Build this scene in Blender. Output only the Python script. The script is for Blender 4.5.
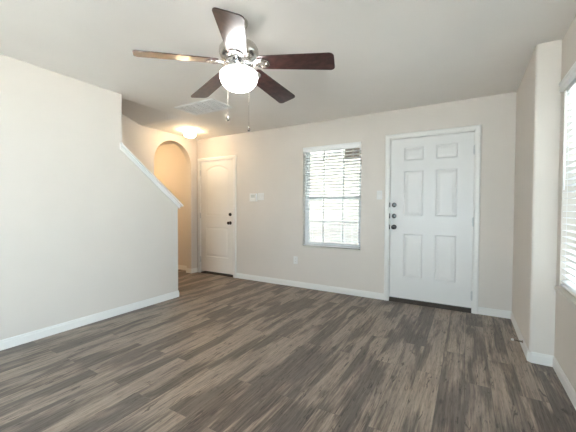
import bpy, bmesh, math
from mathutils import Matrix, Vector

for o in list(bpy.data.objects):
    bpy.data.objects.remove(o, do_unlink=True)
S = bpy.context.scene
COL = S.collection
PI = math.pi

# ------------------------------------------------------------------ camera
cam_d = bpy.data.cameras.new('camera')
cam_d.sensor_fit = 'HORIZONTAL'
cam_d.sensor_width = 36.0
cam_d.lens = 36.0 * 308.66 / 576.0
cam_d.clip_start = 0.02
cam = bpy.data.objects.new('camera', cam_d)
COL.objects.link(cam)
cam.matrix_world = (Matrix.Translation((0, -4.0926, 1.1845)) @ Matrix.Rotation(math.radians(30.22), 4, 'Z')
                    @ Matrix.Rotation(math.radians(90 - 1.371), 4, 'X') @ Matrix.Rotation(math.radians(0.247), 4, 'Z'))
S.camera = cam

# ------------------------------------------------------------------ sky, daylight, exposure
W = bpy.data.worlds.new('sky')
S.world = W
W.use_nodes = True
bg = W.node_tree.nodes['Background']
bg.inputs[0].default_value = (0.68, 0.845, 1.0, 1)
bg.inputs[1].default_value = 7.8
S.view_settings.view_transform = 'Standard'
S.view_settings.look = 'None'
S.view_settings.gamma = 1.0
S.view_settings.use_curve_mapping = False
S.view_settings.exposure = 1.14

FAN_LIGHT = 9.5        # emission of the ceiling fan's glass bowl
HALL_LIGHT = 28.0       # emission of the small flush light
CORRIDOR_LIGHT = 46.0   # lamp in the passage beyond the arch


def portal(name, loc, rot, sx, sy):
    d = bpy.data.lights.new(name, 'AREA')
    d.shape = 'RECTANGLE'; d.size = sx; d.size_y = sy
    d.cycles.is_portal = True
    o = bpy.data.objects.new(name, d)
    o.location = loc; o.rotation_euler = rot
    COL.objects.link(o)


portal('daylight_portal_back', (-1.69, 0.16, 1.36), (-PI / 2, 0, 0), 0.9, 1.5)
portal('daylight_portal_right', (0.74, -1.60, 1.34), (0, PI / 2, 0), 1.5, 0.85)
portal('daylight_portal_side', (0.74, -4.90, 1.07), (0, PI / 2, 0), 2.1, 1.25)
portal('daylight_portal_rear', (-0.82, -6.65, 1.15), (PI / 2, 0, 0), 1.8, 2.15)
sun_d = bpy.data.lights.new('sun', 'SUN')
sun_d.energy = 40.0
sun_d.angle = math.radians(0.6)
sun_d.color = (1.0, 0.98, 0.95)
sun = bpy.data.objects.new('sun', sun_d)
sun.rotation_euler = Vector((0.36, 0.0, -0.93)).to_track_quat('-Z', 'Y').to_euler()
sun.location = (-12, -2, 14)
COL.objects.link(sun)

# ------------------------------------------------------------------ numbers
H = 2.44
XL, XA, XB, YB, XR = -3.330, -4.330, 0.429, -1.0915, 0.580
YE, YT, YS = -1.285, -2.045, -1.12     # half wall end, full height end, start of the stair soffit
XS = -3.440                            # stair side of the half wall
YR = -6.5                              # rear wall
XH = -6.6                              # far end of the passage


# ------------------------------------------------------------------ materials
def mat(name, color, rough=0.5, metal=0.0, coat=0.0, noise=0.0, nscale=30.0, bump=0.0, bscale=200.0, spec=0.5):
    m = bpy.data.materials.new(name)
    m.use_nodes = True
    nt = m.node_tree
    b = nt.nodes['Principled BSDF']
    b.inputs['Roughness'].default_value = rough
    b.inputs['Metallic'].default_value = metal
    b.inputs['Specular IOR Level'].default_value = spec
    if coat:
        b.inputs['Coat Weight'].default_value = coat
        b.inputs['Coat Roughness'].default_value = 0.12
    tc = nt.nodes.new('ShaderNodeTexCoord')
    n = nt.nodes.new('ShaderNodeTexNoise')
    n.inputs['Scale'].default_value = nscale
    n.inputs['Detail'].default_value = 3
    nt.links.new(tc.outputs['Object'], n.inputs['Vector'])
    r = nt.nodes.new('ShaderNodeValToRGB')
    r.color_ramp.elements[0].position = 0.3
    r.color_ramp.elements[1].position = 0.7
    r.color_ramp.elements[0].color = tuple(c * (1 - noise) for c in color) + (1,)
    r.color_ramp.elements[1].color = tuple(min(1, c * (1 + noise)) for c in color) + (1,)
    nt.links.new(n.outputs['Fac'], r.inputs['Fac'])
    nt.links.new(r.outputs['Color'], b.inputs['Base Color'])
    if bump:
        n2 = nt.nodes.new('ShaderNodeTexNoise')
        n2.inputs['Scale'].default_value = bscale
        nt.links.new(tc.outputs['Object'], n2.inputs['Vector'])
        bp = nt.nodes.new('ShaderNodeBump')
        bp.inputs['Strength'].default_value = bump
        bp.inputs['Distance'].default_value = 0.002
        nt.links.new(n2.outputs['Fac'], bp.inputs['Height'])
        nt.links.new(bp.outputs['Normal'], b.inputs['Normal'])
    return m


def emitter(name, color, strength):
    m = bpy.data.materials.new(name)
    m.use_nodes = True
    b = m.node_tree.nodes['Principled BSDF']
    b.inputs['Base Color'].default_value = (0.85, 0.85, 0.85, 1)
    b.inputs['Roughness'].default_value = 0.25
    b.inputs['Emission Color'].default_value = color + (1,)
    b.inputs['Emission Strength'].default_value = strength
    return m


def glass_mat():
    m = bpy.data.materials.new('window_glass')
    m.use_nodes = True
    nt = m.node_tree
    nt.nodes.remove(nt.nodes['Principled BSDF'])
    out = nt.nodes['Material Output']
    t = nt.nodes.new('ShaderNodeBsdfTransparent')
    t.inputs[0].default_value = (0.93, 0.95, 0.94, 1)
    g = nt.nodes.new('ShaderNodeBsdfGlossy')
    g.inputs['Roughness'].default_value = 0.02
    f = nt.nodes.new('ShaderNodeFresnel')
    f.inputs[0].default_value = 1.45
    mx = nt.nodes.new('ShaderNodeMixShader')
    nt.links.new(f.outputs[0], mx.inputs[0])
    nt.links.new(t.outputs[0], mx.inputs[1])
    nt.links.new(g.outputs[0], mx.inputs[2])
    nt.links.new(mx.outputs[0], out.inputs[0])
    return m


def floor_mat():
    m = bpy.data.materials.new('vinyl_planks')
    m.use_nodes = True
    nt = m.node_tree
    N, L = nt.nodes, nt.links
    b = N['Principled BSDF']

    def math_(op, a, c=None, v=None):
        n = N.new('ShaderNodeMath'); n.operation = op
        L.new(a, n.inputs[0])
        if c is not None: L.new(c, n.inputs[1])
        elif v is not None: n.inputs[1].default_value = v
        return n.outputs[0]

    def comb(x, y, z):
        n = N.new('ShaderNodeCombineXYZ')
        for i, s in enumerate((x, y, z)):
            if s is None: continue
            if isinstance(s, (int, float)): n.inputs[i].default_value = s
            else: L.new(s, n.inputs[i])
        return n.outputs[0]

    def noise(v, scale, detail, rough=0.55, dist=0.0):
        n = N.new('ShaderNodeTexNoise')
        n.inputs['Scale'].default_value = scale
        n.inputs['Detail'].default_value = detail
        n.inputs['Roughness'].default_value = rough
        n.inputs['Distortion'].default_value = dist
        L.new(v, n.inputs['Vector'])
        return n.outputs['Fac']

    def ramp(f, stops):
        r = N.new('ShaderNodeValToRGB')
        e = r.color_ramp.elements
        while len(e) < len(stops): e.new(0.5)
        for k, (p, c) in enumerate(stops):
            e[k].position = p
            e[k].color = c if len(c) == 4 else tuple(c) + (1,)
        L.new(f, r.inputs['Fac'])
        return r.outputs['Color']

    def mix(f, a, c, mode='MIX'):
        n = N.new('ShaderNodeMix'); n.data_type = 'RGBA'; n.blend_type = mode
        if isinstance(f, float): n.inputs[0].default_value = f
        else: L.new(f, n.inputs[0])
        for s, i in ((a, 6), (c, 7)):
            if isinstance(s, tuple): n.inputs[i].default_value = s
            else: L.new(s, n.inputs[i])
        return n.outputs[2]

    tc = N.new('ShaderNodeTexCoord')
    sp = N.new('ShaderNodeSeparateXYZ')
    L.new(tc.outputs['Object'], sp.inputs[0])
    x, y = sp.outputs[0], sp.outputs[1]
    br = N.new('ShaderNodeTexBrick')
    br.offset = 0.37; br.offset_frequency = 2; br.squash = 1.0
    br.inputs['Color1'].default_value = (0, 0, 0, 1)
    br.inputs['Color2'].default_value = (1, 1, 1, 1)
    br.inputs['Mortar'].default_value = (0.5, 0.5, 0.5, 1)
    br.inputs['Scale'].default_value = 1.0
    br.inputs['Mortar Size'].default_value = 0.0011
    br.inputs['Mortar Smooth'].default_value = 0.2
    br.inputs['Brick Width'].default_value = 1.22
    br.inputs['Row Height'].default_value = 0.151
    L.new(comb(y, x, 0.0), br.inputs['Vector'])
    sc = N.new('ShaderNodeSeparateColor')
    L.new(br.outputs['Color'], sc.inputs[0])
    rnd = sc.outputs[0]
    gap = br.outputs['Fac']
    z = math_('MULTIPLY', rnd, v=37.0)
    # broad streaks of light and dark along each plank
    v1 = comb(math_('MULTIPLY', x, v=7.0), math_('MULTIPLY', y, v=1.25), z)
    s1 = noise(v1, 1.0, 3.0, 0.5, 0.5)
    v2 = comb(math_('MULTIPLY', x, v=75.0), math_('MULTIPLY', y, v=2.6), z)
    s2 = noise(v2, 1.0, 3.0, 0.65)
    v3 = comb(math_('MULTIPLY', x, v=6.0), math_('MULTIPLY', y, v=1.7), math_('MULTIPLY', rnd, v=11.0))
    s3 = noise(v3, 1.0, 3.0, 0.55, 0.3)
    t = math_('ADD', math_('MULTIPLY', s1, v=0.95), math_('MULTIPLY', s2, v=0.16))
    t = math_('ADD', t, math_('MULTIPLY', rnd, v=0.10))
    sharp = ramp(t, [(0.555, (0, 0, 0)), (0.665, (1, 1, 1))])
    dark = ramp(s2, [(0.34, (0.080, 0.061, 0.050)), (0.50, (0.126, 0.098, 0.082)), (0.66, (0.195, 0.155, 0.128))])
    light = ramp(s2, [(0.32, (0.245, 0.195, 0.155)), (0.50, (0.335, 0.268, 0.212)), (0.68, (0.440, 0.355, 0.278))])
    base = mix(sharp, dark, light)
    # grey wash over part of the boards
    wash = ramp(s3, [(0.40, (0, 0, 0)), (0.62, (1, 1, 1))])
    base = mix(math_('MULTIPLY', wash, v=0.34), base, (0.195, 0.166, 0.150, 1))
    # dark ragged splits and knots
    v4 = comb(math_('MULTIPLY', x, v=32.0), math_('MULTIPLY', y, v=4.2), z)
    s4 = noise(v4, 1.0, 5.0, 0.7, 1.2)
    split = ramp(s4, [(0.36, (1, 1, 1)), (0.41, (0, 0, 0))])
    base = mix(math_('MULTIPLY', split, v=0.75), base, (0.040, 0.031, 0.026, 1))
    vo = N.new('ShaderNodeTexVoronoi')
    vo.inputs['Scale'].default_value = 1.0
    L.new(comb(math_('MULTIPLY', x, v=5.2), math_('MULTIPLY', y, v=2.1), z), vo.inputs['Vector'])
    knot = ramp(vo.outputs['Distance'], [(0.03, (1, 1, 1)), (0.09, (0, 0, 0))])
    base = mix(math_('MULTIPLY', knot, v=0.7), base, (0.045, 0.034, 0.028, 1))
    s5 = noise(comb(math_('MULTIPLY', x, v=130.0), math_('MULTIPLY', y, v=11.0), z), 1.0, 4.0, 0.7)
    grain = ramp(s5, [(0.36, (0.62, 0.61, 0.60)), (0.50, (1, 1, 1)), (0.66, (1.0, 1.0, 1.0))])
    base = mix(0.9, base, grain, 'MULTIPLY')
    base = mix(math_('MULTIPLY', gap, v=0.4), base, (0.03, 0.025, 0.022, 1))
    L.new(base, b.inputs['Base Color'])
    rr = N.new('ShaderNodeMapRange')
    rr.inputs['To Min'].default_value = 0.36
    rr.inputs['To Max'].default_value = 0.52
    L.new(s2, rr.inputs[0])
    L.new(rr.outputs[0], b.inputs['Roughness'])
    bp = N.new('ShaderNodeBump')
    bp.inputs['Strength'].default_value = 0.25
    bp.inputs['Distance'].default_value = 0.0012
    L.new(math_('SUBTRACT', s2, gap), bp.inputs['Height'])
    L.new(bp.outputs['Normal'], b.inputs['Normal'])
    return m


def brick_mat():
    m = bpy.data.materials.new('pale_brick')
    m.use_nodes = True
    nt = m.node_tree
    b = nt.nodes['Principled BSDF']
    b.inputs['Roughness'].default_value = 0.9
    tc = nt.nodes.new('ShaderNodeTexCoord')
    mp = nt.nodes.new('ShaderNodeMapping')
    mp.inputs['Rotation'].default_value = (PI / 2, 0, 0)
    br = nt.nodes.new('ShaderNodeTexBrick')
    br.inputs['Color1'].default_value = (0.34, 0.31, 0.28, 1)
    br.inputs['Color2'].default_value = (0.27, 0.24, 0.22, 1)
    br.inputs['Mortar'].default_value = (0.40, 0.39, 0.37, 1)
    br.inputs['Scale'].default_value = 1.0
    br.inputs['Brick Width'].default_value = 0.22
    br.inputs['Row Height'].default_value = 0.075
    br.inputs['Mortar Size'].default_value = 0.008
    nt.links.new(tc.outputs['Object'], mp.inputs['Vector'])
    nt.links.new(mp.outputs['Vector'], br.inputs['Vector'])
    nt.links.new(br.outputs['Color'], b.inputs['Base Color'])
    return m


def blade_mat():
    m = bpy.data.materials.new('walnut_blade')
    m.use_nodes = True
    nt = m.node_tree
    b = nt.nodes['Principled BSDF']
    b.inputs['Roughness'].default_value = 0.34
    b.inputs['Coat Weight'].default_value = 0.6
    b.inputs['Coat Roughness'].default_value = 0.16
    tc = nt.nodes.new('ShaderNodeTexCoord')
    mp = nt.nodes.new('ShaderNodeMapping')
    mp.inputs['Scale'].default_value = (9, 9, 60)
    n = nt.nodes.new('ShaderNodeTexNoise')
    n.inputs['Scale'].default_value = 2.0
    n.inputs['Detail'].default_value = 5
    r = nt.nodes.new('ShaderNodeValToRGB')
    r.color_ramp.elements[0].position = 0.35
    r.color_ramp.elements[1].position = 0.7
    r.color_ramp.elements[0].color = (0.030, 0.012, 0.012, 1)
    r.color_ramp.elements[1].color = (0.085, 0.036, 0.032, 1)
    nt.links.new(tc.outputs['Object'], mp.inputs['Vector'])
    nt.links.new(mp.outputs['Vector'], n.inputs['Vector'])
    nt.links.new(n.outputs['Fac'], r.inputs['Fac'])
    nt.links.new(r.outputs['Color'], b.inputs['Base Color'])
    return m


M = dict(
    wall=mat('wall_paint', (0.66, 0.60, 0.538), 0.6, noise=0.012, nscale=3, bump=0.12, bscale=260),
    ceil=mat('ceiling_paint', (0.85, 0.805, 0.755), 0.75, noise=0.012, nscale=3, bump=0.25, bscale=160),
    trim=mat('trim_paint', (0.78, 0.755, 0.715), 0.35, noise=0.01, nscale=8),
    door=mat('door_paint', (0.75, 0.732, 0.705), 0.34, noise=0.01, nscale=6),
    idoor=mat('cream_door_paint', (0.76, 0.73, 0.68), 0.36, noise=0.01, nscale=6),
    floor=floor_mat(),
    nickel=mat('brushed_nickel', (0.62, 0.59, 0.55), 0.24, 1.0, noise=0.06, nscale=40),
    chrome=mat('polished_nickel', (0.80, 0.79, 0.78), 0.14, 1.0, noise=0.03, nscale=30),
    bronze=mat('dark_bronze', (0.045, 0.036, 0.030), 0.30, 0.8, noise=0.1, nscale=30),
    lockmetal=mat('satin_nickel_hardware', (0.13, 0.13, 0.13), 0.22, 1.0, noise=0.1, nscale=40),
    hinge=mat('hinge_steel', (0.60, 0.60, 0.59), 0.35, 0.9, noise=0.05, nscale=40),
    blade=blade_mat(),
    slat=mat('blind_white', (0.86, 0.85, 0.83), 0.42, noise=0.01, nscale=10),
    vinyl=mat('window_vinyl', (0.90, 0.90, 0.89), 0.35, noise=0.01, nscale=10),
    plastic=mat('switch_plastic', (0.78, 0.765, 0.74), 0.35, noise=0.01, nscale=20),
    slot=mat('dark_slot', (0.05, 0.048, 0.045), 0.6, noise=0.1, nscale=20),
    sill=mat('cultured_stone_sill', (0.62, 0.57, 0.50), 0.35, noise=0.05, nscale=25),
    vent=mat('vent_enamel', (0.80, 0.79, 0.77), 0.4, noise=0.01, nscale=12),
    duct=mat('duct_interior', (0.13, 0.125, 0.12), 0.8, noise=0.05, nscale=12),
    rubber=mat('white_rubber', (0.85, 0.85, 0.83), 0.6, noise=0.02, nscale=30),
    cord=mat('white_cord', (0.8, 0.8, 0.79), 0.7, noise=0.02, nscale=50),
    concrete=mat('concrete', (0.56, 0.56, 0.55), 0.9, noise=0.06, nscale=4),
    beam=mat('brown_fascia', (0.10, 0.072, 0.052), 0.7, noise=0.15, nscale=6),
    carpet=mat('stair_carpet', (0.42, 0.38, 0.33), 0.95, noise=0.15, nscale=90, bump=0.4, bscale=300),
    threshold=mat('bronze_threshold', (0.055, 0.045, 0.038), 0.45, 0.4, noise=0.15, nscale=30),
    screen=mat('grey_display', (0.60, 0.61, 0.58), 0.25, noise=0.01, nscale=20),
    stucco=mat('pale_stucco', (0.40, 0.37, 0.33), 0.9, noise=0.03, nscale=8),
    brick=brick_mat(),
    glass=glass_mat(),
    globe=emitter('lit_glass_bowl', (1.0, 0.97, 0.94), FAN_LIGHT),
    flush=emitter('lit_flush_glass', (1.0, 0.74, 0.44), HALL_LIGHT),
    corridor=emitter('lit_corridor_glass', (1.0, 0.71, 0.38), CORRIDOR_LIGHT),
)


# ------------------------------------------------------------------ mesh helpers
class MB:
    def __init__(self, fn=None):
        self.bm = bmesh.new()
        self.fn = fn            # optional map of local (u, w, v) to world

    def v(self, p):
        if self.fn: p = self.fn(*p)
        return self.bm.verts.new(p)

    def face(self, vs):
        try: return self.bm.faces.new(vs)
        except ValueError: return None

    def box(self, a, b):
        x0, y0, z0 = a; x1, y1, z1 = b
        vs = [self.v(p) for p in ((x0, y0, z0), (x1, y0, z0), (x1, y1, z0), (x0, y1, z0),
                                  (x0, y0, z1), (x1, y0, z1), (x1, y1, z1), (x0, y1, z1))]
        for f in ((3, 2, 1, 0), (4, 5, 6, 7), (0, 1, 5, 4), (1, 2, 6, 5), (2, 3, 7, 6), (3, 0, 4, 7)):
            self.face([vs[i] for i in f])
        return self

    def loft(self, loops, caps=True, closed=True):
        rows = [[self.v(p) for p in l] for l in loops]
        n = len(rows[0])
        for a, b in zip(rows, rows[1:]):
            for i in range(n if closed else n - 1):
                j = (i + 1) % n
                self.face([a[i], a[j], b[j], b[i]])
        if caps:
            self.face(rows[0][::-1]); self.face(rows[-1])
        return self

    def prism(self, poly, axis, lo, hi):
        """poly of 2D points in the two other axes (in order), swept along axis"""
        def P(p, t):
            q = list(p); q.insert(axis, t); return tuple(q)
        return self.loft([[P(p, lo) for p in poly], [P(p, hi) for p in poly]])

    def lathe(self, prof, c, seg=32, axis=2):
        loops = []
        for r, h in prof:
            r = max(r, 1e-4)
            l = []
            for k in range(seg):
                a = 2 * PI * k / seg
                d = [r * math.cos(a), r * math.sin(a)]
                d.insert(axis, h)
                l.append((c[0] + d[0], c[1] + d[1], c[2] + d[2]))
            loops.append(l)
        return self.loft(loops)

    def tube(self, pts, r, seg=8):
        pts = [Vector(p) for p in pts]
        loops = []
        for i, p in enumerate(pts):
            t = (pts[min(i + 1, len(pts) - 1)] - pts[max(i - 1, 0)]).normalized()
            u = t.cross(Vector((0.13, 0.31, 0.94)))
            if u.length < 1e-3: u = t.cross(Vector((1, 0, 0)))
            u.normalize(); w = t.cross(u)
            rr = r[i] if isinstance(r, (list, tuple)) else r
            loops.append([tuple(p + rr * (u * math.cos(2 * PI * k / seg) + w * math.sin(2 * PI * k / seg))) for k in range(seg)])
        return self.loft(loops)

    def bevel(self, w, seg=1, angle=30):
        bmesh.ops.recalc_face_normals(self.bm, faces=self.bm.faces[:])
        es = [e for e in self.bm.edges if len(e.link_faces) == 2 and e.calc_face_angle(0) > math.radians(angle)]
        bmesh.ops.bevel(self.bm, geom=es, offset=w, segments=seg, affect='EDGES', profile=0.5)
        return self


def world_loc(o):
    v = Vector((0, 0, 0))
    while o is not None:
        v += o.location; o = o.parent
    return v


def obj(name, mb, material, parent=None, smooth=False, label=None, angle=35):
    bm = mb.bm
    bmesh.ops.recalc_face_normals(bm, faces=bm.faces[:])
    me = bpy.data.meshes.new(name)
    if parent is not None:
        bmesh.ops.translate(bm, verts=bm.verts[:], vec=-world_loc(parent))
    if smooth:
        for f in bm.faces: f.smooth = True
        for e in bm.edges:
            if len(e.link_faces) == 2 and e.calc_face_angle(0) > math.radians(angle): e.smooth = False
    bm.to_mesh(me); bm.free()
    me.materials.append(material)
    o = bpy.data.objects.new(name, me)
    COL.objects.link(o)
    o.parent = parent
    if label: o['label'] = label
    return o


def tag(o, label, cat, group=None):
    o['label'] = label; o['category'] = cat
    if group: o['group'] = group
    return o


def thing(name, label, cat, loc, group=None):
    o = bpy.data.objects.new(name, None)
    o.empty_display_size = 0.1
    COL.objects.link(o)
    o.location = loc
    return tag(o, label, cat, group)


def struct(name, mb, material, parent=None, smooth=False):
    o = obj(name, mb, material, parent, smooth)
    if parent is None: o['kind'] = 'structure'
    return o


def struct_root(name, loc):
    o = bpy.data.objects.new(name, None)
    o.empty_display_size = 0.1
    COL.objects.link(o)
    o.location = loc
    o['kind'] = 'structure'
    return o


def wall_cells(mb, us, vs, solid, w0, w1):
    """wall in (u, w, v): keep the grid cells solid(i, j) says are wall; faces only where needed"""
    cache = {}

    def V(i, j, k):
        if (i, j, k) not in cache:
            cache[(i, j, k)] = mb.v((us[i], (w0, w1)[k], vs[j]))
        return cache[(i, j, k)]
    nu, nv = len(us) - 1, len(vs) - 1
    S_ = lambda i, j: 0 <= i < nu and 0 <= j < nv and solid(i, j)
    for i in range(nu):
        for j in range(nv):
            if not S_(i, j): continue
            mb.face([V(i, j, 0), V(i + 1, j, 0), V(i + 1, j + 1, 0), V(i, j + 1, 0)])
            mb.face([V(i, j, 1), V(i, j + 1, 1), V(i + 1, j + 1, 1), V(i + 1, j, 1)])
            if not S_(i - 1, j): mb.face([V(i, j, 0), V(i, j + 1, 0), V(i, j + 1, 1), V(i, j, 1)])
            if not S_(i + 1, j): mb.face([V(i + 1, j, 0), V(i + 1, j, 1), V(i + 1, j + 1, 1), V(i + 1, j + 1, 0)])
            if not S_(i, j - 1): mb.face([V(i, j, 0), V(i, j, 1), V(i + 1, j, 1), V(i + 1, j, 0)])
            if not S_(i, j + 1): mb.face([V(i, j + 1, 0), V(i + 1, j + 1, 0), V(i + 1, j + 1, 1), V(i, j + 1, 1)])
    return mb


def holes_fn(us, vs, holes):
    def solid(i, j):
        cu, cv = (us[i] + us[i + 1]) / 2, (vs[j] + vs[j + 1]) / 2
        return not any(a < cu < b and c < cv < d for a, b, c, d in holes)
    return solid


def holed_wall(name, fn, u0, u1, v0, v1, holes, w0, w1):
    us = sorted({u0, u1} | {h[0] for h in holes} | {h[1] for h in holes})
    vs = sorted({v0, v1} | {h[2] for h in holes} | {h[3] for h in holes})
    return struct(name, wall_cells(MB(fn), us, vs, holes_fn(us, vs, holes), w0, w1), M['wall'])


back = lambda u, w, v: (u, w, v)              # back wall: u = x, w into the wall
right = lambda u, w, v: (XR + w, -u, v)       # right wall: u = -y, w into the wall

# ------------------------------------------------------------------ room shell
WIN1 = (-2.130, -1.250, 0.630, 2.088)
WIN2 = (1.195, 2.005, 0.630, 2.060)
ADDED_DOOR = (4.30, 5.50, 0.04, 2.100)  # opening of the unseen glazed side door, added for daylight
DOOR1 = (-0.868, 0.056, 0.0, 2.072)
DOOR2 = (-4.245, -3.462, 0.0, 2.028)

struct('floor', MB().box((XH - 0.1, YR - 0.1, -0.1), (XR + 0.16, 0.15, 0.0)), M['floor'])

# ceiling of room and passage, with the opening above the stairs
def ceil_map(u, w, v): return (u, v, w)
us = [XH, XA - 0.12, XA, XS, XR + 0.14]
vs = [YR - 0.1, YS, 0.13]
struct('ceiling', wall_cells(MB(ceil_map), us, vs, lambda i, j: not (i in (1, 2) and j == 0), H, H + 0.10), M['ceil'])

holed_wall('wall_back', back, XH, XB + 0.30, 0, H, [WIN1, DOOR1, DOOR2], 0.0, 0.14)
holed_wall('wall_right', right, -YB - 0.001, -YR, 0, H, [WIN2, ADDED_DOOR], 0.0, 0.14)

# projecting corner between front door and side window, with a rounded edge
mb = MB()
rad = 0.018
poly = [(XB, 0.0), (XB, YB + rad)] + [(XB + rad - rad * math.cos(a), YB + rad - rad * math.sin(a)) for a in [k * PI / 12 for k in range(1, 6)]] + \
       [(XB + rad, YB), (XR + 0.14, YB), (XR + 0.14, 0.0)]
mb.prism(poly, 2, 0.0, H)
struct('wall_corner', mb, M['wall'], smooth=True)

# left wall: full height near the camera, sloping half wall along the stairs
def cap_z(y): return 1.865 + (y - YT) * (1.250 - 1.865) / (YE - YT)
mb = MB()
mb.prism([(YR, 0), (YE, 0), (YE, cap_z(YE)), (YT, cap_z(YT)), (YT, H), (YR, H)], 0, XS, XL)
struct('wall_left', mb, M['wall'])

# arch wall beside the stairs
AY0, AY1, ASP = -0.905, -0.145, 1.945
AR = (AY1 - AY0) / 2
AC = (AY0 + AY1) / 2
arch = [(AY0, 0.0)] + [(AC - AR * math.cos(a), ASP + AR * math.sin(a)) for a in [k * PI / 28 for k in range(29)]] + [(AY1, 0.0)]
mb = MB()
outer = [(0.0, 0.0), (0.0, H), (YS, H), (YS, 4.2), (YR, 4.2), (YR, 0.0)]
mb.prism(outer + arch, 0, XA - 0.12, XA)
ao = struct('wall_arch', mb, M['wall'])

struct('wall_rear', wall_cells(MB(), [XS, -1.70, 0.05, XR + 0.14], [0, 0.1, 2.2, H],
                               lambda i, j: not (i == 1 and j == 1), YR - 0.14, YR), M['wall'])
struct('wall_passage_end', MB().box((XH - 0.1, -1.3, 0), (XH, 0.0, H)), M['wall'])
struct('wall_passage_side', MB().box((XH, -1.3, 0), (XA - 0.12, -1.2, H)), M['wall'])
# stairwell above the ceiling: side wall and sloping soffit
sz = lambda y: H + (YS - y) * 0.34
struct('wall_stairwell', MB().prism([(YS, H + 0.1), (YR, H + 0.1), (YR, sz(YR) + 0.1), (YS, sz(YS) + 0.1)], 0, XS, XL), M['wall'])
struct('ceiling_stair_soffit', MB().prism([(YS, H), (YR, sz(YR)), (YR, sz(YR) + 0.1), (YS, H + 0.1)], 0, XA, XS), M['ceil'])
struct('wall_stair_end', MB().box((XA - 0.12, YR - 0.14, 0), (XS, YR, 4.4)), M['wall'])
struct('wall_closet', MB().prism([(-4.6, 0.14), (-4.6, 0.9), (-3.2, 0.9), (-3.2, 0.14), (-3.24, 0.14), (-3.24, 0.86), (-4.56, 0.86), (-4.56, 0.14)], 2, -0.1, H), M['wall'])
struct('ceiling_closet', MB().box((-4.6, 0.14, H), (-3.2, 0.9, H + 0.05)), M['ceil'])
struct('floor_closet', MB().box((-4.56, 0.15, -0.1), (-3.24, 0.86, 0.0)), M['carpet'])
# carpeted stairs behind the half wall
poly = [(YE - 0.06, 0)]
y, z = YE - 0.06, 0.0
for k in range(10):
    z += 0.185; poly.append((y, z)); y -= 0.255; poly.append((y, z))
poly += [(y, z - 0.3), (YE - 0.4, 0)]
struct('stairs', MB().prism(poly, 0, XA, XS), M['carpet'])


# ------------------------------------------------------------------ baseboards
def skirting(name, path, h=0.084, t=0.010):
    """path of (x, y); board lies to the left of the direction of travel"""
    prof = [(0, 0), (t, 0), (t, h * 0.72), (t * 0.72, h * 0.78), (t * 0.6, h * 0.93), (t * 0.25, h), (0, h)]
    P = [Vector((a, b)) for a, b in path]
    loops = []
    for i, p in enumerate(P):
        d0 = (P[i] - P[i - 1]).normalized() if i else None
        d1 = (P[i + 1] - P[i]).normalized() if i + 1 < len(P) else None
        n0 = Vector((-d0.y, d0.x)) if d0 else None
        n1 = Vector((-d1.y, d1.x)) if d1 else None
        if n0 is None: n = n1
        elif n1 is None: n = n0
        else:
            n = (n0 + n1); n /= max(0.2, n.dot(n0))
        loops.append([(p.x + n.x * a, p.y + n.y * a, b) for a, b in prof])
    mb = MB(); mb.loft(loops)
    return struct(name, mb, M['trim'])


CW = 0.062            # casing width
skirting('baseboard_back', [(DOOR1[0] - CW, 0), (DOOR2[1] + CW, 0)])
c = 0.020
skirting('baseboard_corner', [(XR, YB - 0.012), (XR, YB), (XB + c, YB), (XB, YB + c), (XB, 0.0), (DOOR1[1] + CW, 0.0)])
skirting('baseboard_right', [(XR, -ADDED_DOOR[0] + 0.01), (XR, YB - 0.014)])
skirting('baseboard_right_rear', [(XR, YR), (XR, -ADDED_DOOR[1] - 0.01)])
skirting('baseboard_left', [(XS + 0.02, YE), (XL, YE), (XL, YR)])
skirting('baseboard_arch', [(XA, -0.004), (XA, AY1), (XA - 0.12, AY1), (XA - 0.12, -0.004)])
skirting('baseboard_passage', [(XA - 0.14, 0.0), (XH, 0.0)])


# ------------------------------------------------------------------ trim: door casings and half wall cap
def casing(name, D, wl=CW, wr=CW):
    u0, u1, _, v1 = D
    mb = MB()
    prof = [(0, 0), (0, -0.010), (0.25, -0.016), (0.8, -0.018), (1, -0.012), (1, 0)]   # share of width, depth
    loops = []
    for (cu, cv, du, dv) in ((u0, 0, -wl, 0), (u0, v1, -wl, CW), (u1, v1, wr, CW), (u1, 0, wr, 0)):
        loops.append([(cu + du * s, w, cv + dv * s) for s, w in prof])
    mb.loft(loops)
    struct(name, mb, M['trim'])


casing('trim_1', DOOR1)
casing('trim_2', DOOR2, wl=0.06)

# sloping cap on the half wall
sl = (cap_z(YE) - cap_z(YT)) / (YE - YT)
def sheared(y0, y1, lo, hi): return [(y0, cap_z(y0) + lo), (y1, cap_z(y1) + lo), (y1, cap_z(y1) + hi), (y0, cap_z(y0) + hi)]
cap = MB()
cap.prism(sheared(YT - 0.026, YE + 0.060, 0.0, 0.020), 0, XS - 0.042, XL + 0.044)
capo = struct('trim_3', cap.bevel(0.004, 1), M['trim'])
fa = MB()
fa.prism(sheared(YT - 0.026, YE + 0.030, -0.052, 0.0), 0, XL, XL + 0.012)
fa.prism(sheared(YT - 0.026, YE + 0.030, -0.052, 0.0), 0, XS - 0.018, XS)
fa.prism(sheared(YE, YE + 0.030, -0.052, 0.0), 0, XS, XL)
obj('cap_moulding', fa, M['trim'], capo)


# ------------------------------------------------------------------ doors
def rect_loop(a, b, c_, d, arch_rise=0.0, n=10):
    pts = [(a, c_), (b, c_)]
    if arch_rise:
        for k in range(n + 1):
            t = k / n
            pts.append((b + (a - b) * t, d + arch_rise * (1 - (2 * t - 1) ** 2)))
    else:
        pts += [(b, d), (a, d)]
    return pts


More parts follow.
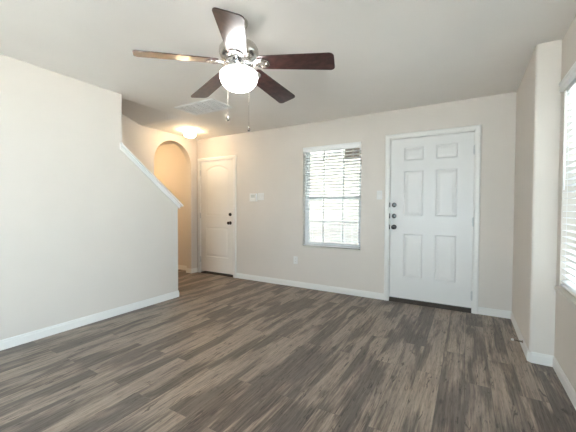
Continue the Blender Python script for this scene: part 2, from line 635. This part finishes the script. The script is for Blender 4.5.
def inset_loop(pts, k):
    n = len(pts); out = []
    for i in range(n):
        p0, p1, p2 = Vector(pts[i - 1]), Vector(pts[i]), Vector(pts[(i + 1) % n])
        d0, d1 = (p1 - p0).normalized(), (p2 - p1).normalized()
        n0, n1 = Vector((-d0.y, d0.x)), Vector((-d1.y, d1.x))
        m = n0 + n1; m /= max(0.3, m.dot(n0))
        out.append(tuple(p1 + m * k))
    return out


def panel_slab(D, z0, w0, th, panels, gap=0.004):
    u0, u1, _, v1 = D
    u0 += gap; u1 -= gap; v1 -= gap
    mb = MB(); bm = mb.bm
    rim = [(u0, z0), (u1, z0), (u1, v1), (u0, v1)]
    edges = []

    def ring(pts, w):
        vs = [mb.v((p[0], w, p[1])) for p in pts]
        return vs

    def ring_edges(vs):
        return [bm.edges.new((vs[i], vs[(i + 1) % len(vs)])) for i in range(len(vs))]
    fr = ring(rim, w0)
    edges += ring_edges(fr)
    firsts = []
    for p in panels:
        r0 = ring(p, w0)
        edges += ring_edges(r0)
        firsts.append((p, r0))
    bmesh.ops.triangle_fill(bm, use_beauty=True, use_dissolve=False, edges=edges)
    for p, r0 in firsts:
        prev = r0
        for ins, dep in ((0.007, 0.005), (0.014, 0.0065), (0.022, 0.006), (0.050, 0.002)):
            r = ring(inset_loop(p, ins), w0 + dep)
            for i in range(len(r)):
                j = (i + 1) % len(r)
                mb.face([prev[i], prev[j], r[j], r[i]])
            prev = r
        mb.face(prev)
    bk = ring(rim, w0 + th)
    for i in range(4):
        j = (i + 1) % 4
        mb.face([fr[i], fr[j], bk[j], bk[i]])
    mb.face(bk[::-1])
    return mb


def knob(parent, name, u, v, w, kind, material, label=None):
    mb = MB()
    if kind == 'knob':
        pr = [(0.030, 0.0), (0.031, -0.004), (0.026, -0.009), (0.012, -0.013), (0.011, -0.030), (0.020, -0.036), (0.027, -0.046),
              (0.028, -0.056), (0.022, -0.065), (0.010, -0.069), (0.0, -0.070)]
    else:
        pr = [(0.029, 0.0), (0.030, -0.006), (0.026, -0.016), (0.015, -0.019), (0.0, -0.019)]
    mb.lathe(pr, (u, w, v), 24, axis=1)
    o = obj(name, mb, material, parent, smooth=True, label=label)
    if kind != 'knob':
        t = MB(); t.box((u - 0.004, w - 0.034, v - 0.013), (u + 0.004, w - 0.016, v + 0.013)); t.bevel(0.002)
        obj('thumb_turn', t, material, o)
    return o


def hinge(parent, u, v, w):
    mb = MB()
    mb.box((u - 0.012, w - 0.002, v - 0.045), (u + 0.012, w + 0.002, v + 0.045))
    mb.tube([(u, w - 0.006, v - 0.048), (u, w - 0.006, v + 0.048)], 0.006, 10)
    for s in (-1, 1): mb.lathe([(0.0065, -0.003), (0.004, 0.003)], (u, w - 0.006, v + s * 0.050), 10)
    obj('hinge', mb, M['hinge'], parent)


def door_jamb(name, D, w0, w1, parent):
    u0, u1, _, v1 = D
    mb = MB(); t = 0.003
    mb.box((u0, w0, 0), (u0 + t, w1, v1)); mb.box((u1 - t, w0, 0), (u1, w1, v1)); mb.box((u0 + t, w0, v1 - t), (u1 - t, w1, v1))
    for a, b in ((u0 + t, u0 + 0.016), (u1 - 0.016, u1 - t)):
        mb.box((a, w0 + 0.056, 0), (b, w0 + 0.070, v1 - t))
    mb.box((u0 + 0.016, w0 + 0.056, v1 - 0.016), (u1 - 0.016, w0 + 0.070, v1 - t))
    return obj(name, mb, M['trim'], parent)


# front door: six raised panels
d1 = struct_root('door_1', (DOOR1[0] + 0.46, 0.03, 0))
ul, ur = (-0.702, -0.478), (-0.338, -0.112)
pan = []
for a, b in (ul, ur):
    for z0, z1 in ((0.325, 0.872), (1.100, 1.660), (1.790, 1.955)):
        pan.append(rect_loop(a, b, z0, z1))
obj('door_slab', panel_slab(DOOR1, 0.052, 0.008, 0.042, pan, 0.006), M['door'], d1)
door_jamb('door_jamb', DOOR1, 0.0, 0.14, d1)
knob(d1, 'deadbolt', -0.815, 1.237, 0.008, 'bolt', M['lockmetal'])
knob(d1, 'deadbolt', -0.815, 1.096, 0.008, 'bolt', M['lockmetal'])
knob(d1, 'door_knob', -0.813, 0.955, 0.008, 'knob', M['lockmetal'])
for v in (1.237, 1.096, 0.955):
    obj('strike_plate', MB().box((DOOR1[0] - 0.004, -0.0135, v - 0.030), (DOOR1[0] + 0.0065, 0.004, v + 0.030)), M['lockmetal'], d1)
for v in (1.857, 1.042, 0.197): hinge(d1, DOOR1[1] - 0.002, v, -0.004)
obj('threshold', MB().prism([(-0.020, 0), (0.0, 0.030), (0.012, 0.044), (0.13, 0.044), (0.13, 0)], 0, DOOR1[0] + 0.004, DOOR1[1] - 0.004), M['threshold'], d1)

# interior door: two panels, arched top one
d2 = struct_root('door_2', (-3.85, 0.03, 0))
pan = [rect_loop(-4.118, -3.588, 0.310, 0.848), rect_loop(-4.118, -3.588, 1.044, 1.862, 0.082)]
obj('door_slab', panel_slab(DOOR2, 0.040, 0.010, 0.035, pan), M['idoor'], d2)
door_jamb('door_jamb', DOOR2, 0.0, 0.14, d2)
knob(d2, 'deadbolt', -3.541, 1.079, 0.010, 'bolt', M['bronze'])
knob(d2, 'door_knob', -3.541, 0.932, 0.010, 'knob', M['bronze'])
for v in (1.83, 1.05, 0.25): hinge(d2, DOOR2[0] + 0.002, v, -0.004)
obj('threshold', MB().box((DOOR2[0] + 0.004, 0.004, 0), (DOOR2[1] - 0.004, 0.13, 0.012)), M['threshold'], d2)


# ------------------------------------------------------------------ windows and blinds
def window(name, fn, R, bars, rail, low_bar, locks):
    u0, u1, v0, v1 = R
    root = struct_root(name, fn((u0 + u1) / 2, 0.10, v0))
    f = 0.030
    mb = MB(fn)
    wall_cells(mb, [u0, u0 + f, u1 - f, u1], [v0, v0 + f, v1 - f, v1], lambda i, j: not (i == 1 and j == 1), 0.085, 0.135)
    obj('window_frame', mb, M['vinyl'], root)
    a, b = u0 + f, u1 - f

    def sash(nm, z0, z1, w0, w1, hb):
        mb = MB(fn); s = 0.026
        wall_cells(mb, [a, a + s, b - s, b], [z0, z0 + s, z1 - s, z1], lambda i, j: not (i == 1 and j == 1), w0, w1)
        so = obj(nm, mb, M['vinyl'], root)
        wm = (w0 + w1) / 2
        mb = MB(fn)
        for x in bars: mb.box((x - 0.007, wm - 0.006, z0 + s), (x + 0.007, wm + 0.006, z1 - s))
        for zb in hb:
            xs = [a + s] + [t for x in bars for t in (x - 0.007, x + 0.007)] + [b - s]
            for k in range(0, len(xs), 2): mb.box((xs[k], wm - 0.006, zb - 0.007), (xs[k + 1], wm + 0.006, zb + 0.007))
        obj('muntin', mb, M['vinyl'], so)
        obj('pane', MB(fn).box((a + s, wm + 0.007, z0 + s), (b - s, wm + 0.011, z1 - s)), M['glass'], so)
        return so
    sash('upper_sash', rail - 0.02, v1 - f, 0.112, 0.130, [])
    lo = sash('lower_sash', v0 + f, rail + 0.02, 0.088, 0.108, [low_bar])
    for u, v, w in locks:
        mb = MB(fn); mb.box((u - 0.022, w - 0.012, v - 0.008), (u + 0.022, w, v + 0.008))
        obj('latch', mb, M['slot'], lo)
    return root


def sill(name, fn, R, out=0.018):
    u0, u1, v0, v1 = R
    struct(name, MB(fn).box((u0, -out, v0 - 0.020), (u1, 0.084, v0 + 0.001)), M['sill'])


def blind(fn, R, label, group, wc, val, step=0.0448, tilt=0.0, wand_u=None):
    """wc depth of slat centre in the wall; val = (u0, u1, w0, w1, v0, v1) valance box"""
    u0, u1, v0, v1 = R
    root = thing('window_blind', label, 'window blind', fn((u0 + u1) / 2, wc, v0), group)
    mb = MB(fn)
    a, b, w0, w1, z0, z1 = val
    prof = [(w0 + 0.006, z0), (w1, z0), (w1, z1), (w0, z1), (w0, z1 - 0.012), (w0 + 0.006, z1 - 0.020), (w0 + 0.006, z0 + 0.012), (w0 + 0.001, z0 + 0.006)]
    mb.prism(prof, 0, a, b)
    obj('valance', mb, M['slat'], root)
    obj('head_rail', MB(fn).box((u0 + 0.006, wc - 0.022, v1 - 0.052), (u1 - 0.006, wc + 0.026, v1 - 0.008)), M['slat'], root)
    z = v0 + 0.020
    br = MB(fn).box((u0 + 0.008, wc - 0.025, z - 0.010), (u1 - 0.008, wc + 0.025, z + 0.008)); br.bevel(0.003)
    obj('bottom_rail', br, M['slat'], root)
    z += 0.030
    zs = []
    while z < v1 - 0.060:
        zs.append(z); z += step
    ct, st = math.cos(tilt), math.sin(tilt)
    for z in zs:
        mb = MB(fn)
        prof = [(-0.025, -0.0015), (-0.0125, 0.0004), (0, 0.0011), (0.0125, 0.0004), (0.025, -0.0015),
                (0.025, 0.0012), (0.0125, 0.0031), (0, 0.0038), (-0.0125, 0.0031), (-0.025, 0.0012)]
        prof = [(wc + p * ct - q * st, z + p * st + q * ct) for p, q in prof]
        mb.prism(prof, 0, u0 + 0.010, u1 - 0.010)
        obj('slat', mb, M['slat'], root, smooth=True)
    n = 3 if u1 - u0 > 1.2 else 2
    for k in range(n):
        u = u0 + 0.13 + (u1 - u0 - 0.26) * k / (n - 1)
        for w in (wc - 0.0285, wc + 0.0285):
            obj('ladder_cord', MB(fn).box((u - 0.0012, w - 0.0008, v0 + 0.02), (u + 0.0012, w + 0.0008, v1 - 0.05)), M['cord'], root)
    if wand_u:
        wu, wz = wand_u
        mb = MB(); mb.tube([fn(wu, wc - 0.040, v1 - 0.06), fn(wu, wc - 0.040, wz)], 0.0035, 8)
        obj('tilt_wand', mb, M['slat'], root)
    return root


window('window_1', back, WIN1, (-1.842, -1.541), 1.345, 1.000, ((-2.00, 1.352, 0.088), (-1.34, 1.352, 0.088)))
sill('trim_4', back, WIN1)
blind(back, WIN1, 'white slatted blind in the whole window on the far wall left of the front door', 'window blinds', 0.040,
      (WIN1[0] + 0.004, WIN1[1] - 0.004, -0.012, 0.004, 2.010, 2.086), tilt=-0.09)
window('window_2', right, WIN2, (1.47, 1.73), 1.345, 1.000, ())
sill('trim_5', right, WIN2, 0.030)
blind(right, WIN2, 'white slatted blind cut off by the right edge of the photo, on the side wall', 'window blinds', 0.030,
      (WIN2[0] - 0.012, WIN2[1] + 0.012, -0.028, -0.002, 2.028, 2.088), wand_u=(WIN2[0] + 0.10, 1.32))

# rear glazed opening behind the camera, unseen, added to let in daylight
w3 = struct_root('added_rear_window', (-0.82, YR - 0.08, 0.1))
mb = MB()
wall_cells(mb, [-1.70, -1.64, -0.01, 0.05], [0.1, 0.16, 2.14, 2.2], lambda i, j: not (i == 1 and j == 1), YR - 0.11, YR - 0.05)
obj('window_frame', mb, M['vinyl'], w3)
obj('pane', MB().box((-1.64, YR - 0.085, 0.16), (-0.01, YR - 0.080, 2.14)), M['glass'], w3)
# glazed side door out of view, added as a second daylight source
w4 = struct_root('added_glass_door', (XR + 0.1, -4.90, 0.04))
a, b, c0, c1 = ADDED_DOOR
mb = MB(right)
wall_cells(mb, [a, a + 0.06, b - 0.06, b], [c0, c0 + 0.06, c1 - 0.06, c1], lambda i, j: not (i == 1 and j == 1), 0.05, 0.11)
obj('door_frame', mb, M['vinyl'], w4)
for u0, u1 in ((a + 0.06, b - 0.06),):
    obj('pane', MB(right).box((u0, 0.08, c0 + 0.06), (u1, 0.085, c1 - 0.06)), M['glass'], w4)

# ------------------------------------------------------------------ outdoors
struct('ground', MB().box((-30, -30, -0.35), (30, 30, -0.15)), M['concrete'])
struct('brick_wall', MB().box((-6.5, 3.30, -0.15), (1.6, 3.55, 0.82)), M['brick'])
struct('added_stucco_wall', MB().box((-6.5, 3.36, 0.82), (1.6, 3.55, 2.60)), M['stucco'])  # added behind the brick to block bright sky from the front window
mb = MB(); mb.box((-1.95, 1.32, 2.10), (1.5, 1.42, 2.60))
struct('porch_beam', mb, M['beam'])
struct('added_porch_roof', MB().box((-6.5, 0.14, 2.60), (1.6, 3.55, 2.70)), M['ceil'])  # unseen roof added to keep the view outside the front window in shade

# ------------------------------------------------------------------ ceiling fan
FX, FY, F = -1.351, -2.441, 1.055       # axis on the ceiling, size factor
HUBZ = 2.165
def fz(dz): return HUBZ + F * dz
def fprof(pts): return [(F * a, fz(b)) for a, b in pts]
fan = thing('ceiling_fan', 'five-blade dark walnut ceiling fan with lit white bowl light and nickel motor', 'ceiling fan', (FX, FY, H))
obj('canopy', MB().lathe([(0.062, H - 0.0005), (0.062, H - 0.008), (0.058, H - 0.024), (0.046, H - 0.042), (0.030, H - 0.052), (0.016, H - 0.056)], (FX, FY, 0), 36), M['nickel'], fan, True)
obj('downrod', MB().tube([(FX, FY, H - 0.054), (FX, FY, fz(0.130))], 0.0125, 14), M['nickel'], fan, True)
obj('motor_housing', MB().lathe(fprof([(0.022, 0.142), (0.050, 0.136), (0.085, 0.122), (0.112, 0.104), (0.124, 0.084), (0.126, 0.062), (0.119, 0.042), (0.108, 0.028),
                                 (0.085, 0.016), (0.070, 0.009)]), (FX, FY, 0), 48), M['nickel'], fan, True)
obj('flywheel', MB().lathe(fprof([(0.070, 0.010), (0.082, 0.004), (0.082, -0.008), (0.066, -0.016)]), (FX, FY, 0), 40), M['chrome'], fan, True)
obj('switch_housing', MB().lathe(fprof([(0.058, -0.014), (0.062, -0.022), (0.062, -0.034), (0.080, -0.040), (0.094, -0.048), (0.094, -0.060)]), (FX, FY, 0), 40), M['chrome'], fan, True)
obj('glass_bowl', MB().lathe(fprof([(0.092, -0.054), (0.106, -0.058), (0.117, -0.068), (0.121, -0.084), (0.119, -0.102), (0.111, -0.124), (0.095, -0.146), (0.072, -0.163),
                              (0.045, -0.174), (0.020, -0.179), (0.0, -0.180)]), (FX, FY, 0), 48), M['globe'], fan, True, label='lit white glass bowl')
# blades
R0, R1 = 0.135 * F, 0.610 * F
PITCH, DROOP = math.radians(12.5), math.atan2(0.058, 0.61)


def blade_outline():
    w0, w1, cr = 0.063, 0.078, 0.030
    pts = []
    def corner(cx, cy, a0, r):
        for k in range(6):
            a = a0 + k * PI / 10
            pts.append((cx + r * math.cos(a), cy + r * math.sin(a)))
    corner(R1 - cr, w1 - cr, 0, cr)
    pts.append((R1 - cr, w1)); pts.pop()
    corner(R0 + 0.025, w0 - 0.025, PI / 2, 0.025)
    corner(R0 + 0.025, -(w0 - 0.025), PI, 0.025)
    corner(R1 - cr, -(w1 - cr), 1.5 * PI, cr)
    return pts


def blade_map(ang):
    er = Vector((math.cos(ang), math.sin(ang), 0)); et = Vector((-math.sin(ang), math.cos(ang), 0)); ez = Vector((0, 0, 1))
    rad = er * math.cos(DROOP) - ez * math.sin(DROOP)
    up = er * math.sin(DROOP) + ez * math.cos(DROOP)
    tan = et * math.cos(PITCH) - up * math.sin(PITCH)
    nor = up * math.cos(PITCH) + et * math.sin(PITCH)
    def f(r, t, n):
        k = min(1.0, max(0.0, (r - 0.072) / 0.075))          # the iron twists into the blade's pitch
        tt = tan * k + et * (1 - k)
        p = Vector((FX, FY, HUBZ)) + rad * r + tt * t + nor * n
        return tuple(p)
    return f


out = blade_outline()
for k in range(5):
    fb = blade_map(math.radians(232.53 - 72 * k))
    mb = MB(fb)
    mb.loft([[(r, t, 0.0) for r, t in out], [(r, t, 0.006) for r, t in out]])
    bo = obj('blade', mb, M['blade'], fan)
    # cast iron: narrow arm from the flywheel spreading to a rounded plate under the blade
    prof = [(0.066, 0.026), (0.095, 0.024), (0.120, 0.030), (0.145, 0.042), (0.170, 0.046), (0.195, 0.039), (0.212, 0.022), (0.217, 0.0)]
    pl = prof + [(r, -t) for r, t in prof[-2::-1]]
    ib = MB(fb)
    def iz(r, s): return (-0.016 + s * 0.013) if r < 0.11 else (-0.0085 + s * 0.008)
    ib.loft([[(r, t, iz(r, 0)) for r, t in pl], [(r, t, iz(r, 1)) for r, t in pl]])
    obj('blade_iron', ib.bevel(0.0015), M['chrome'], bo, True)
    for (r, t) in ((0.165, 0.026), (0.165, -0.026), (0.198, 0.0)):
        sc_ = MB(fb)
        sc_.loft([[(r + 0.006 * math.cos(a) * s, t + 0.006 * math.sin(a) * s, n) for a in [2 * PI * q / 10 for q in range(10)]]
                  for s, n in ((1, -0.0085), (1, -0.011), (0.5, -0.0125))])
        obj('screw', sc_, M['nickel'], bo)


def chain(dx, dy, z1, fob):
    x, y = FX + dx, FY + dy
    mb = MB()
    zt = fz(-0.028)
    k = 0.062 * F / math.hypot(dx, dy)
    mb.tube([(FX + dx * k, FY + dy * k, zt), (FX + dx * 0.9, FY + dy * 0.9, zt - 0.001), (x, y, zt - 0.012), (x, y, z1 + 0.03)], 0.0010, 6)
    zz = z1 + 0.034
    while zz < zt - 0.014:
        mb.lathe([(0.0005, -0.0020), (0.0018, 0), (0.0005, 0.0020)], (x, y, zz), 6); zz += 0.0085
    co = obj('pull_chain', mb, M['nickel'], fan, True)
    obj('chain_fob', MB().lathe([(0.002, z1 + 0.034), (0.006, z1 + 0.030), (0.008, z1 + 0.022), (0.011, z1 + 0.012), (0.0105, z1 + 0.005), (0.004, z1), (0.0, z1 - 0.001)], (x, y, 0), 14),
        M[fob], co, True)


chain(-0.133, 0.042, 1.806, 'nickel')
chain(-0.019, 0.136, 1.738, 'nickel')

# ------------------------------------------------------------------ flush light in front of the arch
LX, LY = -3.90, -0.56
fl = thing('flush_ceiling_light', 'small round glowing flush light on the ceiling beside the arch', 'ceiling light', (LX, LY, H))
obj('base', MB().lathe([(0.085, H - 0.0005), (0.090, H - 0.010), (0.090, H - 0.030), (0.084, H - 0.034)], (LX, LY, 0), 36), M['nickel'], fl, True, label='nickel ring')
obj('glass_shade', MB().lathe([(0.084, H - 0.033), (0.094, H - 0.040), (0.097, H - 0.058), (0.090, H - 0.084), (0.070, H - 0.104), (0.040, H - 0.114), (0.0, H - 0.117)], (LX, LY, 0), 40),
    M['flush'], fl, True, label='lit glass shade')
# unseen ceiling lamp placed beyond the arch wall to give the passage its warm glow
cl = struct_root('passage_lamp', (-5.35, -0.85, H))
obj('base', MB().lathe([(0.10, H - 0.0005), (0.10, H - 0.028)], (-5.35, -0.85, 0), 32), M['nickel'], cl, True)
obj('glass_shade', MB().lathe([(0.095, H - 0.027), (0.112, H - 0.050), (0.085, H - 0.095), (0.0, H - 0.112)], (-5.35, -0.85, 0), 32), M['corridor'], cl, True)

# ------------------------------------------------------------------ ceiling air vent
VX0, VX1, VY0, VY1 = -3.180, -2.535, -1.465, -1.105
vent = thing('air_vent', 'white louvred rectangular return air vent flat on the ceiling behind the fan', 'air vent', ((VX0 + VX1) / 2, (VY0 + VY1) / 2, H))
cm = lambda u, w, v: (u, v, H - w)
mb = MB(cm)
wall_cells(mb, [VX0, VX0 + 0.028, VX1 - 0.028, VX1], [VY0, VY0 + 0.028, VY1 - 0.028, VY1], lambda i, j: not (i == 1 and j == 1), 0.0005, 0.012)
obj('vent_frame', mb, M['vent'], vent)
obj('duct_back', MB().box((VX0 + 0.028, VY0 + 0.028, H - 0.002), (VX1 - 0.028, VY1 - 0.028, H - 0.0005)), M['duct'], vent)
n = 6
wx = (VX1 - VX0 - 0.056) / n
for k in range(1, n):
    x = VX0 + 0.028 + wx * k
    obj('divider', MB().box((x - 0.009, VY0 + 0.028, H - 0.0125), (x + 0.009, VY1 - 0.028, H - 0.002)), M['vent'], vent)
for k in range(11):
    y = VY0 + 0.042 + k * 0.0276
    mb = MB()
    mb.prism([(y - 0.0040, H - 0.003), (y + 0.0030, H - 0.0105), (y + 0.0044, H - 0.0095), (y - 0.0026, H - 0.002)], 0, VX0 + 0.028, VX1 - 0.028)
    obj('louvre', mb, M['vent'], vent)


# ------------------------------------------------------------------ wall plates
def plate_box(fn, u, v, w, h, d=0.006):
    mb = MB(fn); mb.box((u - w / 2, -d, v - h / 2), (u + w / 2, -0.0004, v + h / 2)); mb.bevel(0.002); return mb


def switch_plate(fn, u, v, gangs, label, cat='light switch'):
    w = 0.070 + 0.046 * (gangs - 1)
    t = thing('light_switch', label, cat, fn(u, 0, v))
    obj('wall_plate', plate_box(fn, u, v, w, 0.114), M['plastic'], t)
    for k in range(gangs):
        uu = u + (k - (gangs - 1) / 2) * 0.046
        mb = MB(fn)
        mb.prism([(-0.006, v - 0.033), (-0.011, v - 0.033), (-0.0075, v + 0.001), (-0.0085, v + 0.033), (-0.006, v + 0.033)], 0, uu - 0.0165, uu + 0.0165)
        obj('rocker', mb, M['trim'], t)
    return t


switch_plate(back, -2.890, 1.376, 2, 'white two-gang light switch plate on the far wall, right beside the thermostat')
switch_plate(back, -1.000, 1.367, 1, 'white single light switch plate close to the left casing of the front door')
th = thing('thermostat', 'white square thermostat on the far wall, nearest to the cream arched-panel door', 'thermostat', (-3.035, 0, 1.365))
mb = MB(); mb.box((-3.105, -0.024, 1.300), (-2.965, -0.0004, 1.430)); mb.bevel(0.006, 2)
obj('housing', mb, M['plastic'], th)
obj('display', MB().box((-3.075, -0.0255, 1.362), (-2.995, -0.0235, 1.408)), M['screen'], th)
obj('button_strip', MB().box((-3.075, -0.0265, 1.322), (-2.995, -0.0235, 1.336)), M['trim'], th)


def outlet(fn, u, v, label):
    t = thing('electrical_outlet', label, 'outlet', fn(u, 0, v))
    obj('wall_plate', plate_box(fn, u, v, 0.072, 0.116), M['plastic'], t)
    for s in (-1, 1):
        mb = MB(fn); mb.box((u - 0.017, -0.0085, v + s * 0.020 - 0.014), (u + 0.017, -0.005, v + s * 0.020 + 0.014)); mb.bevel(0.0015)
        r = obj('receptacle', mb, M['trim'], t)
        for q in (-0.006, 0.006):
            obj('slot', MB(fn).box((u + q - 0.001, -0.0089, v + s * 0.020 - 0.004), (u + q + 0.001, -0.0083, v + s * 0.020 + 0.005)), M['slot'], r)


outlet(back, -2.245, 0.404, 'white electrical outlet low on the far wall below left of the window')

# ------------------------------------------------------------------ spring door stop on the corner's baseboard
DY, DZ = -0.865, 0.070
ds = thing('door_stop', 'spring door stop with white tip sticking out of the baseboard right of the front door', 'door stop', (XB - 0.014, DY, DZ))
x0 = XB - 0.0102
obj('base', MB().lathe([(0.012, 0.0), (0.012, -0.004), (0.006, -0.008)], (x0, DY, DZ), 16, axis=0), M['nickel'], ds, True)
pts = []
for k in range(121):
    a = k / 120
    pts.append((x0 - 0.006 - 0.058 * a, DY + 0.0055 * math.cos(a * 2 * PI * 15), DZ + 0.0055 * math.sin(a * 2 * PI * 15) + 0.004 * a))
obj('spring', MB().tube(pts, 0.0016, 6), M['nickel'], ds, True)
obj('rubber_tip', MB().lathe([(0.007, -0.062), (0.0095, -0.065), (0.0095, -0.076), (0.006, -0.081), (0, -0.082)], (x0, DY, DZ + 0.004), 16, axis=0), M['rubber'], ds, True, label='white rubber tip')
